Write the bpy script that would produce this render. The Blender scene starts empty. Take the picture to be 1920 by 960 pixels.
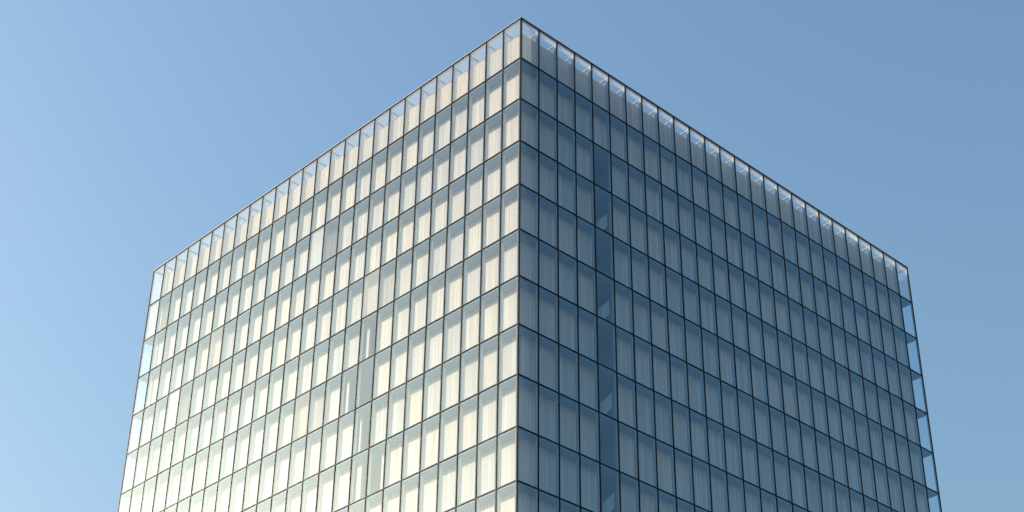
import bpy, math, random
from mathutils import Vector, Matrix
random.seed(7)
R = math.radians
scene = bpy.context.scene
COL = scene.collection

# ------------------------------------------------------------------ camera, sky, sun, exposure
U = 1.8                                   # one facade bay, metres
FH = 1.9937 * U                           # storey height
NB, NF = 26, 22                           # bays on each side, storeys
H = NF * FH                               # roof edge above the ground
CAM_Z = H - 43.0878 * U
PITCH, ROLL, YAW = 0.5641, 0.0116, 0.8158
cam = bpy.data.cameras.new('camera')
cam.sensor_width = 36.0
cam.lens = 3076.05 / 1920 * 36
cam.shift_y = 38.68 / 1920
cam.clip_end = 20000
cam_o = bpy.data.objects.new('camera', cam); COL.objects.link(cam_o)
fw = Vector((0, math.cos(PITCH), math.sin(PITCH)))
up0 = Vector((0, -math.sin(PITCH), math.cos(PITCH)))
rt0 = Vector((1, 0, 0))
rt = math.cos(ROLL) * rt0 + math.sin(ROLL) * up0
up = -math.sin(ROLL) * rt0 + math.cos(ROLL) * up0
cam_o.matrix_world = Matrix.Translation((0, 0, CAM_Z)) @ Matrix((rt, up, -fw)).transposed().to_4x4()
scene.camera = cam_o

SUN_EL, SUN_AZ = R(15), R(-75)
SUN_DIR = Vector((math.sin(SUN_AZ) * math.cos(SUN_EL), math.cos(SUN_AZ) * math.cos(SUN_EL), math.sin(SUN_EL)))
world = bpy.data.worlds.new('World'); scene.world = world
world.use_nodes = True
wn = world.node_tree
bg = wn.nodes['Background']
sky = wn.nodes.new('ShaderNodeTexSky')
sky.sky_type = 'NISHITA'
sky.sun_disc = False
sky.sun_elevation = SUN_EL
sky.sun_rotation = math.atan2(SUN_DIR.x, SUN_DIR.y)
sky.air_density = 1.7
sky.dust_density = 4.2
sky.ozone_density = 4.5
wn.links.new(sky.outputs[0], bg.inputs[0])
bg.inputs[1].default_value = 0.15
sl = bpy.data.lights.new('sun', 'SUN')
sl.energy = 3.7
sl.angle = R(0.5)
sl.color = (1.0, 0.86, 0.72)
so = bpy.data.objects.new('sun', sl); COL.objects.link(so)
so.rotation_euler = SUN_DIR.to_track_quat('Z', 'Y').to_euler()
so.location = (-200, 0, 150)
vs = scene.view_settings
vs.view_transform = 'Standard'
vs.look = 'None'
vs.gamma = 1
vs.use_curve_mapping = False
vs.exposure = 0.93
scene.cycles.max_bounces = 10
scene.cycles.transparent_max_bounces = 32
scene.cycles.caustics_reflective = False
scene.cycles.caustics_refractive = False

# ------------------------------------------------------------------ materials
def new_mat(name):
    m = bpy.data.materials.new(name); m.use_nodes = True
    nt = m.node_tree; nt.nodes.clear()
    out = nt.nodes.new('ShaderNodeOutputMaterial')
    return m, nt, out

def N(nt, kind, **kw):
    n = nt.nodes.new('ShaderNode' + kind)
    for k, v in kw.items(): setattr(n, k, v)
    return n

def plain(name, col, rough=0.5, metal=0.0, var=0.0, scale=2.0, spec=0.5):
    m, nt, out = new_mat(name)
    p = N(nt, 'BsdfPrincipled')
    p.inputs['Roughness'].default_value = rough
    p.inputs['Metallic'].default_value = metal
    p.inputs['Specular IOR Level'].default_value = spec
    if var:
        tc = N(nt, 'TexCoord'); no = N(nt, 'TexNoise')
        no.inputs['Scale'].default_value = scale; no.inputs['Detail'].default_value = 4
        mr = N(nt, 'MapRange')
        mr.inputs['To Min'].default_value = 1 - var; mr.inputs['To Max'].default_value = 1 + var
        mx = N(nt, 'VectorMath', operation='SCALE')
        mx.inputs[0].default_value = col[:3]
        nt.links.new(tc.outputs['Object'], no.inputs['Vector'])
        nt.links.new(no.outputs['Fac'], mr.inputs['Value'])
        nt.links.new(mr.outputs[0], mx.inputs['Scale'])
        nt.links.new(mx.outputs[0], p.inputs['Base Color'])
    else:
        p.inputs['Base Color'].default_value = (*col[:3], 1)
    nt.links.new(p.outputs[0], out.inputs[0])
    return m

def glass(name, tint, ior, dust, dustcol=(0.8, 0.82, 0.82)):
    """thin coated sheet: tinted see-through, mirror by Fresnel, a little dust that scatters"""
    m, nt, out = new_mat(name)
    tr = N(nt, 'BsdfTransparent'); tr.inputs[0].default_value = (*tint, 1)
    gl = N(nt, 'BsdfGlossy'); gl.inputs['Roughness'].default_value = 0.0
    gl.inputs[0].default_value = (0.67, 0.86, 1.0, 1)
    geo = N(nt, 'NewGeometry')
    mr = N(nt, 'MapRange')
    mr.inputs['To Min'].default_value = ior; mr.inputs['To Max'].default_value = 1 / ior
    nt.links.new(geo.outputs['Backfacing'], mr.inputs['Value'])
    fr = N(nt, 'Fresnel'); nt.links.new(mr.outputs[0], fr.inputs['IOR'])
    tc = N(nt, 'TexCoord')
    # slight waviness of each pane
    no = N(nt, 'TexNoise'); no.inputs['Scale'].default_value = 0.35; no.inputs['Detail'].default_value = 1
    bp = N(nt, 'Bump'); bp.inputs['Strength'].default_value = 0.04; bp.inputs['Distance'].default_value = 0.15
    nt.links.new(tc.outputs['Object'], no.inputs['Vector'])
    nt.links.new(no.outputs['Fac'], bp.inputs['Height'])
    nt.links.new(bp.outputs[0], gl.inputs['Normal'])
    m1 = N(nt, 'MixShader')
    nt.links.new(fr.outputs[0], m1.inputs[0]); nt.links.new(tr.outputs[0], m1.inputs[1]); nt.links.new(gl.outputs[0], m1.inputs[2])
    di = N(nt, 'BsdfDiffuse'); di.inputs[0].default_value = (*dustcol, 1)
    tl = N(nt, 'BsdfTranslucent'); tl.inputs[0].default_value = (*dustcol, 1)
    m2 = N(nt, 'MixShader'); m2.inputs[0].default_value = 0.5
    nt.links.new(di.outputs[0], m2.inputs[1]); nt.links.new(tl.outputs[0], m2.inputs[2])
    # dust lies unevenly
    nd = N(nt, 'TexNoise'); nd.inputs['Scale'].default_value = 0.6; nd.inputs['Detail'].default_value = 3
    mp = N(nt, 'Mapping'); mp.inputs['Scale'].default_value = (1, 1, 0.4)
    nt.links.new(tc.outputs['Object'], mp.inputs[0]); nt.links.new(mp.outputs[0], nd.inputs['Vector'])
    md = N(nt, 'MapRange')
    md.inputs['From Min'].default_value = 0.25; md.inputs['From Max'].default_value = 0.75
    md.inputs['To Min'].default_value = dust * 0.85; md.inputs['To Max'].default_value = dust * 1.15
    nt.links.new(nd.outputs['Fac'], md.inputs['Value'])
    m3 = N(nt, 'MixShader')
    nt.links.new(md.outputs[0], m3.inputs[0]); nt.links.new(m1.outputs[0], m3.inputs[1]); nt.links.new(m2.outputs[0], m3.inputs[2])
    nt.links.new(m3.outputs[0], out.inputs[0])
    return m

def board_mat(name, base, var):
    """vertical boards / curtain folds: width bands of slightly different tone, thin joints, streaks"""
    m, nt, out = new_mat(name)
    tc = N(nt, 'TexCoord'); sp = N(nt, 'SeparateXYZ')
    nt.links.new(tc.outputs['Object'], sp.inputs[0])
    def math_(op, a, b=None, c=None):
        n = N(nt, 'Math', operation=op)
        for k, v in enumerate((a, b, c)):
            if v is None: continue
            if isinstance(v, (int, float)): n.inputs[k].default_value = v
            else: nt.links.new(v, n.inputs[k])
        return n.outputs[0]
    t = math_('ADD', sp.outputs[0], sp.outputs[1])          # runs along either facade
    fl = math_('FLOOR', math_('DIVIDE', sp.outputs[2], FH))
    cell = math_('FLOOR', math_('DIVIDE', t, U))
    # uneven board edges: warp t by a one dimensional noise
    nz = N(nt, 'TexNoise', noise_dimensions='2D'); nz.inputs['Scale'].default_value = 1.3; nz.inputs['Detail'].default_value = 1
    cv = N(nt, 'CombineXYZ'); nt.links.new(t, cv.inputs[0]); nt.links.new(math_('MULTIPLY', fl, 17.3), cv.inputs[1])
    nt.links.new(cv.outputs[0], nz.inputs['Vector'])
    tw = math_('ADD', t, math_('MULTIPLY', nz.outputs['Fac'], 0.35))
    w = 0.34
    q = math_('DIVIDE', tw, w)
    bi = math_('FLOOR', q)
    fr = math_('FRACT', q)
    wh = N(nt, 'TexWhiteNoise', noise_dimensions='2D')
    c2 = N(nt, 'CombineXYZ'); nt.links.new(bi, c2.inputs[0]); nt.links.new(fl, c2.inputs[1])
    nt.links.new(c2.outputs[0], wh.inputs['Vector'])
    wc = N(nt, 'TexWhiteNoise', noise_dimensions='2D')
    c3 = N(nt, 'CombineXYZ'); nt.links.new(cell, c3.inputs[0]); nt.links.new(fl, c3.inputs[1])
    nt.links.new(c3.outputs[0], wc.inputs['Vector'])
    # joint: a dark hairline at each board edge, stronger on some boards
    edge = math_('LESS_THAN', math_('ABSOLUTE', math_('SUBTRACT', fr, 0.5)), 0.455)
    jd = math_('MULTIPLY', math_('SUBTRACT', 1.0, edge), math_('MULTIPLY', math_('POWER', wh.outputs['Value'], 2.0), 0.8))
    # fine vertical streaks
    ns = N(nt, 'TexNoise'); ns.inputs['Scale'].default_value = 1.0; ns.inputs['Detail'].default_value = 5
    c4 = N(nt, 'CombineXYZ'); nt.links.new(math_('MULTIPLY', t, 9.0), c4.inputs[0]); nt.links.new(math_('MULTIPLY', sp.outputs[2], 0.35), c4.inputs[1]); nt.links.new(fl, c4.inputs[2])
    nt.links.new(c4.outputs[0], ns.inputs['Vector'])
    v = math_('MULTIPLY', math_('SUBTRACT', wh.outputs['Value'], 0.5), var)
    v = math_('ADD', v, math_('MULTIPLY', math_('SUBTRACT', wc.outputs['Value'], 0.5), var * 0.8))
    v = math_('ADD', v, math_('MULTIPLY', math_('SUBTRACT', ns.outputs['Fac'], 0.5), var * 1.6))
    v = math_('SUBTRACT', math_('ADD', v, 1.0), jd)
    mx = N(nt, 'VectorMath', operation='SCALE'); mx.inputs[0].default_value = base
    nt.links.new(v, mx.inputs['Scale'])
    # warm / cool drift from bay to bay
    hs = N(nt, 'HueSaturation')
    sat = N(nt, 'MapRange'); sat.inputs['To Min'].default_value = 0.7; sat.inputs['To Max'].default_value = 1.3
    nt.links.new(wc.outputs['Value'], sat.inputs['Value']); nt.links.new(sat.outputs[0], hs.inputs['Saturation'])
    nt.links.new(mx.outputs[0], hs.inputs['Color'])
    p = N(nt, 'BsdfPrincipled'); p.inputs['Roughness'].default_value = 0.75
    p.inputs['Specular IOR Level'].default_value = 0.2
    nt.links.new(hs.outputs[0], p.inputs['Base Color'])
    nt.links.new(p.outputs[0], out.inputs[0])
    return m

def fabric(name, col):
    """thin woven blind: reflects, glows through, and lets some light straight through the weave"""
    m, nt, out = new_mat(name)
    di = N(nt, 'BsdfDiffuse'); tl = N(nt, 'BsdfTranslucent'); tr = N(nt, 'BsdfTransparent')
    di.inputs[0].default_value = (*col, 1); tl.inputs[0].default_value = (*col, 1)
    a = N(nt, 'MixShader'); a.inputs[0].default_value = 0.3
    nt.links.new(di.outputs[0], a.inputs[1]); nt.links.new(tl.outputs[0], a.inputs[2])
    b = N(nt, 'MixShader'); b.inputs[0].default_value = 0.4
    nt.links.new(a.outputs[0], b.inputs[1]); nt.links.new(tr.outputs[0], b.inputs[2])
    nt.links.new(b.outputs[0], out.inputs[0])
    return m

M = {}
M['dark'] = plain('dark_bronze_profile', (0.014, 0.012, 0.010), 0.5, 0.0, 0.15, 3, 0.15)
M['coping'] = plain('grey_metal_coping', (0.36, 0.355, 0.35), 0.45, 0.0, 0.1, 2)
M['alu'] = plain('pale_aluminium', (0.40, 0.41, 0.41), 0.5, 0.0, 0.06, 2)
M['beam'] = plain('grey_painted_steel', (0.27, 0.275, 0.275), 0.6, 0.0, 0.06, 2)
M['slab'] = plain('pale_blue_soffit', (0.20, 0.33, 0.45), 0.7, 0.0, 0.06, 0.6)
M['core'] = plain('grey_core_wall', (0.20, 0.25, 0.30), 0.8, 0.0, 0.08, 0.5)
M['stair'] = plain('white_stair', (0.42, 0.42, 0.41), 0.6, 0.0, 0.05, 2)
M['roof'] = plain('roof_gravel', (0.30, 0.29, 0.27), 0.9, 0.0, 0.2, 4)
M['panel'] = board_mat('cream_boards', (0.64, 0.555, 0.465), 0.28)
M['blind'] = fabric('white_translucent_blind', (0.80, 0.775, 0.72))
M['pane'] = glass('clear_coated_glass', (0.86, 0.915, 0.945), 2.0, 0.03)
M['frit'] = glass('lightly_fritted_glass', (0.88, 0.915, 0.93), 2.0, 0.19)
M['frost'] = glass('frosted_glass', (0.88, 0.91, 0.93), 2.0, 0.45, (0.70, 0.77, 0.78))
M['roofglass'] = glass('dusty_roof_glass', (0.85, 0.90, 0.92), 1.5, 0.18)
M['finglass'] = glass('fin_glass', (0.72, 0.82, 0.86), 1.45, 0.35, (0.6, 0.66, 0.68))

# ground: broad paving / asphalt
def ground_mat():
    m, nt, out = new_mat('asphalt_ground')
    tc = N(nt, 'TexCoord'); no = N(nt, 'TexNoise'); no.inputs['Scale'].default_value = 0.08; no.inputs['Detail'].default_value = 8
    cr = N(nt, 'ValToRGB')
    cr.color_ramp.elements[0].color = (0.09, 0.09, 0.085, 1); cr.color_ramp.elements[1].color = (0.22, 0.21, 0.19, 1)
    cr.color_ramp.elements[0].position = 0.35; cr.color_ramp.elements[1].position = 0.65
    p = N(nt, 'BsdfPrincipled'); p.inputs['Roughness'].default_value = 0.9
    nt.links.new(tc.outputs['Object'], no.inputs['Vector']); nt.links.new(no.outputs['Fac'], cr.inputs[0])
    nt.links.new(cr.outputs[0], p.inputs['Base Color']); nt.links.new(p.outputs[0], out.inputs[0])
    return m
M['ground'] = ground_mat()

# ------------------------------------------------------------------ mesh helpers
class MB:
    def __init__(self): self.v, self.f, self.mi, self.mats = [], [], [], []
    def _m(self, mat):
        if mat not in self.mats: self.mats.append(mat)
        return self.mats.index(mat)
    def box(self, a, b, mat):
        x0, x1 = sorted((a[0], b[0])); y0, y1 = sorted((a[1], b[1])); z0, z1 = sorted((a[2], b[2]))
        k = len(self.v)
        self.v += [(x0,y0,z0),(x1,y0,z0),(x1,y1,z0),(x0,y1,z0),(x0,y0,z1),(x1,y0,z1),(x1,y1,z1),(x0,y1,z1)]
        self.f += [(k,k+3,k+2,k+1),(k+4,k+5,k+6,k+7),(k,k+1,k+5,k+4),(k+1,k+2,k+6,k+5),(k+2,k+3,k+7,k+6),(k+3,k,k+4,k+7)]
        self.mi += [self._m(mat)] * 6
    def quad(self, pts, mat):
        k = len(self.v); self.v += [tuple(p) for p in pts]
        self.f.append((k, k+1, k+2, k+3)); self.mi.append(self._m(mat))
    def prism(self, poly, axis_vec, mat):
        """poly: list of 3-D points (planar), extruded by axis_vec"""
        k = len(self.v); n = len(poly)
        self.v += [tuple(p) for p in poly] + [tuple(Vector(p) + Vector(axis_vec)) for p in poly]
        self.f.append(tuple(range(k, k+n))); self.f.append(tuple(range(k+2*n-1, k+n-1, -1)))
        for i in range(n):
            j = (i+1) % n
            self.f.append((k+i, k+n+i, k+n+j, k+j))
        self.mi += [self._m(mat)] * (n+2)
    def build(self, name, parent=None, stuff=False):
        me = bpy.data.meshes.new(name)
        me.from_pydata(self.v, [], self.f)
        for m in self.mats: me.materials.append(M[m])
        me.polygons.foreach_set('material_index', self.mi)
        me.update()
        o = bpy.data.objects.new(name, me); COL.objects.link(o)
        if parent is not None: o.parent = parent
        if stuff: o['kind'] = 'stuff'
        return o

L = NB * U
def P(face, t, n, z):
    """facade coordinates in bays (t along from the near corner, n inward) -> tower coordinates in metres"""
    t *= U; n *= U
    return {'R': (t, n, z), 'L': (n, t, z), 'BR': (L - n, t, z), 'BL': (t, L - n, z)}[face]
def fbox(mb, face, t0, t1, n0, n1, z0, z1, mat): mb.box(P(face, t0, n0, z0), P(face, t1, n1, z1), mat)

# ------------------------------------------------------------------ ground
g = MB()
g.quad([(-6000,-6000,0),(6000,-6000,0),(6000,6000,0),(-6000,6000,0)], 'ground')
go = g.build('ground'); go['kind'] = 'structure'

# ------------------------------------------------------------------ the tower
tower = bpy.data.objects.new('glass_tower', None); COL.objects.link(tower)
tower.location = (0.2333 * U, 49.0814 * U, 0.0)
tower.rotation_euler = (0, 0, math.pi / 2 - YAW)
tower['label'] = 'square glass office tower with cream boards behind a dark grid of tall panes'
tower['category'] = 'building'

D = 0.45            # cavity depth (bays) between outer glass and inner boards
FR0, FR1 = 0.030, 0.085   # inner window frame
FIN1 = 0.150
MW, MP = 0.040, 0.014     # mullion width, projection
TH = 0.038 * U            # transom height
ST = 0.13 * U             # slab edge thickness
def zt(k): return H - k * FH      # underside line of row k's top edge
FACES = ('R', 'L', 'BR', 'BL')

# mullions: one per bay line, each with the glass fin behind it
def mullion(face, i):
    m = MB()
    fbox(m, face, i - MW/2, i + MW/2, -MP, FR0, 0, H - 0.012 * U, 'dark')
    o = m.build('mullion', tower)
    f = MB()
    fbox(f, face, i - 0.012, i + 0.012, FR1 + 0.002, FIN1, 0, H - 0.19 * U, 'finglass')
    fbox(f, face, i - 0.020, i + 0.020, FIN1 + 0.001, FIN1 + 0.018, 0, H - 0.19 * U, 'alu')
    f.build('fin', o)
for face in ('R', 'L'):
    for i in range(1, NB): mullion(face, i)
back = MB()
for face in ('BR', 'BL'):
    for i in range(1, NB):
        fbox(back, face, i - MW/2, i + MW/2, -MP, FR0, 0, H - 0.012 * U, 'dark')
        fbox(back, face, i - 0.012, i + 0.012, FR1 + 0.002, FIN1, 0, H - 0.19 * U, 'finglass')
back.build('rear_mullion', tower, stuff=True)
c = 0.045 * U
for (x, y) in ((0, 0), (L, 0), (0, L), (L, L)):
    m = MB(); sx = 1 if x == 0 else -1; sy = 1 if y == 0 else -1
    m.box((x - sx*MP*U, y - sy*MP*U, 0), (x + sx*c, y + sy*c, H - 0.011 * U), 'dark')
    m.build('corner_post', tower)

# transoms: a dark ring round each storey line; slabs behind, with the pale soffit
def ring(mb, n0, n1, z0, z1, mat):
    a, b = n0 * U, n1 * U
    mb.box((a, a, z0), (L - a, b, z1), mat); mb.box((a, L - b, z0), (L - a, L - a, z1), mat)
    mb.box((a, b, z0), (b, L - b, z1), mat); mb.box((L - b, b, z0), (L - a, L - b, z1), mat)
for k in range(1, NF):
    z = zt(k)
    m = MB(); ring(m, -MP - 0.003, FR0 - 0.001, z - TH/2, z + TH/2, 'dark')
    o = m.build('transom', tower)
    s = MB(); s.box((FR0*U + 0.002, FR0*U + 0.002, z - ST/2), (L - FR0*U - 0.002, L - FR0*U - 0.002, z + ST/2), 'slab')
    s.build('floor_slab', tower)
b = MB(); ring(b, -MP, 0.3, 0, 0.35, 'dark'); b.build('plinth', tower)

# roof edge: coping, glass lid over the cavity, beams from the coping back to the boards
m = MB(); ring(m, -MP - 0.006, FR0, H - 0.010 * U, H + 0.014 * U, 'dark')
ring(m, -MP - 0.012, 0.07, H + 0.014 * U + 0.002, H + 0.044 * U, 'coping')
m.build('coping', tower)
ZB = H - 0.10 * U          # beam top
for face in ('R', 'L'):
    for i in range(1, NB):
        m = MB()
        fbox(m, face, i - 0.022, i + 0.022, FR1 + 0.004, D + 0.05, ZB - 0.085 * U, ZB, 'beam')
        o = m.build('roof_beam', tower)
m = MB()
for face in ('BR', 'BL'):
    for i in range(1, NB): fbox(m, face, i - 0.022, i + 0.022, FR1 + 0.004, D + 0.05, ZB - 0.085 * U, ZB, 'beam')
m.build('rear_roof_beam', tower, stuff=True)
m = MB(); zg = H + 0.008
a, bb = FR0 * U, D * U
m.quad([(a,a,zg),(L-a,a,zg),(L-a,bb,zg),(a,bb,zg)], 'roofglass'); m.quad([(a,L-bb,zg),(L-a,L-bb,zg),(L-a,L-a,zg),(a,L-a,zg)], 'roofglass')
m.quad([(a,bb,zg),(bb,bb,zg),(bb,L-bb,zg),(a,L-bb,zg)], 'roofglass'); m.quad([(L-bb,bb,zg),(L-a,bb,zg),(L-a,L-bb,zg),(L-bb,L-bb,zg)], 'roofglass')
m.build('roof_glazing', tower)
d2 = (D + 0.09) * U
ZP = H - 0.22 * U          # top of the boards in the top storey
m = MB(); m.box((d2 + 0.01, d2 + 0.01, H - 0.75 * U), (L - d2 - 0.01, L - d2 - 0.01, H - 0.60 * U), 'roof')
m.build('roof_deck', tower)
# service core, seen through the few bays whose boards stand open
m = MB(); c0 = 3.2 * U
m.box((c0, c0, 0), (L - c0, L - c0, H - 0.8 * U), 'core')
m.build('core_wall', tower)

# windows ------------------------------------------------------------
BLIND = {('L', 12, 2), ('L', 25, 1), ('L', 22, 4)}
FROST = {('L', 19, 3), ('L', 12, 6), ('L', 8, 4), ('R', 21, 0)}
# where the inner boards stand open: storey -> list of (from, to); and single boards left standing in the gap
GAPS = {('L', 5): [(8.55, 9.57)], ('L', 6): [(8.55, 10.57)], ('L', 7): [(8.55, 9.57)], ('L', 8): [(7.55, 9.57)]}
LEFT_STANDING = {('L', 5): [(8.98, 9.13)], ('L', 6): [(10.06, 10.20)], ('L', 7): [(9.10, 9.20)], ('L', 8): [(8.92, 9.18), (7.62, 7.74)]}
STAIR = (4.46, 5.47)       # the stairwell opens through the boards here
for k in range(2, NF): GAPS[('R', k)] = [STAIR]

def window_frame(mb, face, i, k):
    z1, z0 = zt(k), zt(k + 1)
    if k == 0: z1 -= 0.0
    t0, t1 = i + MW/2 + 0.001, i + 1 - MW/2 - 0.001
    zz1, zz0 = z1 - TH/2 - 0.001, z0 + TH/2 + 0.001
    w = 0.030
    hw = w * U
    # pale inner frame ring
    fbox(mb, face, t0 - 0.01, t0 + w, FR0 + 0.004, FR1, zz0, zz1, 'alu')
    fbox(mb, face, t1 - w, t1 + 0.01, FR0 + 0.004, FR1, zz0, zz1, 'alu')
    fbox(mb, face, t0 + w + 0.0005, t1 - w - 0.0005, FR0 + 0.004, FR1 - 0.002, zz0, zz0 + hw, 'alu')
    fbox(mb, face, t0 + w + 0.0005, t1 - w - 0.0005, FR0 + 0.004, FR1 - 0.002, zz1 - hw * 1.3, zz1, 'alu')
def window_pane(mb, face, i, k):
    z1, z0 = zt(k) - TH/2, zt(k + 1) + TH/2
    t0, t1 = i + MW/2, i + 1 - MW/2
    mat = 'frost' if (face, i, k) in FROST else 'frit' if k == 0 else 'pane'
    n = 0.007; a1, a2 = random.uniform(-0.0025, 0.0025), random.uniform(-0.0025, 0.0025)   # no two panes sit quite in one plane
    pts = [P(face, t0, n + a1 + a2, z0), P(face, t1, n - a1 + a2, z0), P(face, t1, n - a1 - a2, z1), P(face, t0, n + a1 - a2, z1)]
    if face in ('L', 'BR'): pts = pts[::-1]
    if face in ('BR', 'BL'): pts = pts[::-1]
    if face == 'BR': pts = pts[::1]
    mb.quad(pts, mat)
def window_boards(mb, face, i, k):
    z1, z0 = zt(k) - ST/2 - 0.002, zt(k + 1) + ST/2 + 0.002
    if k == 0: z1 = ZP
    t0, t1 = float(i), float(i + 1)
    if i == 0: t0 = D
    if i == NB - 1: t1 = NB - D
    if face in ('L', 'BR'):      # butt the corners
        if i == 0: t0 += 0.08
        if i == NB - 1: t1 -= 0.08
    runs = [(t0, t1)]
    for ga, gb in GAPS.get((face, k), ()):
        runs = [r for p, q in runs for r in ((p, min(q, ga)), (max(p, gb), q)) if r[1] - r[0] > 0.01]
    runs += [(p, q) for p, q in LEFT_STANDING.get((face, k), ()) if int(p) == i]
    for p, q in runs: fbox(mb, face, p + 0.002, q - 0.002, D, D + 0.08, z0, z1, 'panel')
    return bool(runs)

# which windows show largest in the photograph
tm = Matrix.Translation(tower.location) @ Matrix.Rotation(tower.rotation_euler.z, 4, 'Z')
cmi = cam_o.matrix_world.inverted()
def px(p):
    q = cmi @ (tm @ Vector(p)); f = 3076.05
    return 960 - f * q.x / q.z, 480 + 38.68 + f * q.y / q.z
def area_in_frame(face, i, k):
    pts = [px(P(face, t, 0, z)) for t, z in ((i, zt(k)), (i+1, zt(k)), (i+1, zt(k+1)), (i, zt(k+1)))]
    if any(not (0 <= x <= 1920) for x, y in pts): return 0
    a = abs(sum(pts[j][0]*pts[(j+1) % 4][1] - pts[(j+1) % 4][0]*pts[j][1] for j in range(4))) / 2
    ys = [y for x, y in pts]
    vis = 960 - min(ys)
    if vis <= 0: return 0
    return a * min(1.0, vis / (max(ys) - min(ys)))
cells = sorted(((area_in_frame(f, i, k), f, i, k) for f in ('R', 'L') for i in range(NB) for k in range(NF)), reverse=True)
single = {(f, i, k) for a_, f, i, k in cells[:100]}
for f, i, k in sorted(single):
    m = MB(); window_frame(m, f, i, k); w = m.build('window', tower)
    if (f, i, k) in FROST: w['label'] = 'window with a milky frosted pane'
    elif f == 'R' and i == 4 and k >= 2: w['label'] = 'dark blue window in front of the stairwell'
    m = MB(); window_pane(m, f, i, k); m.build('pane', w)
    m = MB()
    if window_boards(m, f, i, k): m.build('board_panel', w)
wf, wp, wb = MB(), MB(), MB()
for f in FACES:
    for k in range(NF):
        for i in range(NB):
            if (f, i, k) in single: continue
            window_frame(wf, f, i, k); window_pane(wp, f, i, k); window_boards(wb, f, i, k)
w = wf.build('window_grid', tower, stuff=True)
wp.build('pane', w, stuff=True)
wb.build('board_panel', w, stuff=True)

for face, i, k in sorted(BLIND):
    m = MB()
    z1, z0 = zt(k) - TH/2, zt(k + 1) + TH/2
    fbox(m, face, i + MW/2 + 0.035, i + 1 - MW/2 - 0.035, FR1 - 0.030, FR1 - 0.027, z0 + 0.03, z1 - 0.03, 'blind')
    o = m.build('blind', tower); o['label'] = 'white blind drawn right behind the pane of one bay'
# stair behind the fourth bay of the shaded side
ts0, ts1 = STAIR
sw = MB()
for t in (ts0 - 0.01, ts1 + 0.01):
    s_ = -1 if t < 4.9 else 1
    fbox(sw, 'R', t, t + s_ * 0.08, D + 0.085, 3.0, 0, zt(2) - ST/2 - 0.01, 'core')
sw.build('stairwell_wall', tower)
for k in range(2, 13):
    zf = zt(k + 1) + ST/2                       # floor the flight stands on
    m = MB()
    nst, run = 10, 0.94
    front = k % 2 == 1
    n0 = D + 0.22 if front else D + 1.3
    z00 = zf if front else zf + FH / 2 - ST
    rise = (FH / 2) / nst; go_ = run / nst
    for q in range(nst):
        ta = ts0 + 0.03 + q * go_
        fbox(m, 'R', ta, ta + go_ + 0.004, n0, n0 + 0.6, z00 + q * rise + rise - 0.06, z00 + (q + 1) * rise, 'stair')
    def S(t, dz): return P('R', t, n0 - 0.035, z00 + (t - ts0 - 0.03) / run * FH / 2 + dz)
    for (ta, tb) in ((0.16, 0.25), (0.31, 0.40), (0.45, 0.92)):     # solid balustrade panels along the flight
        m.prism([S(ts0 + ta, -0.15), S(ts0 + tb, -0.15), S(ts0 + tb, 0.95), S(ts0 + ta, 0.95)], (0, 0.05, 0), 'stair')
    m.build('stair_flight', tower)
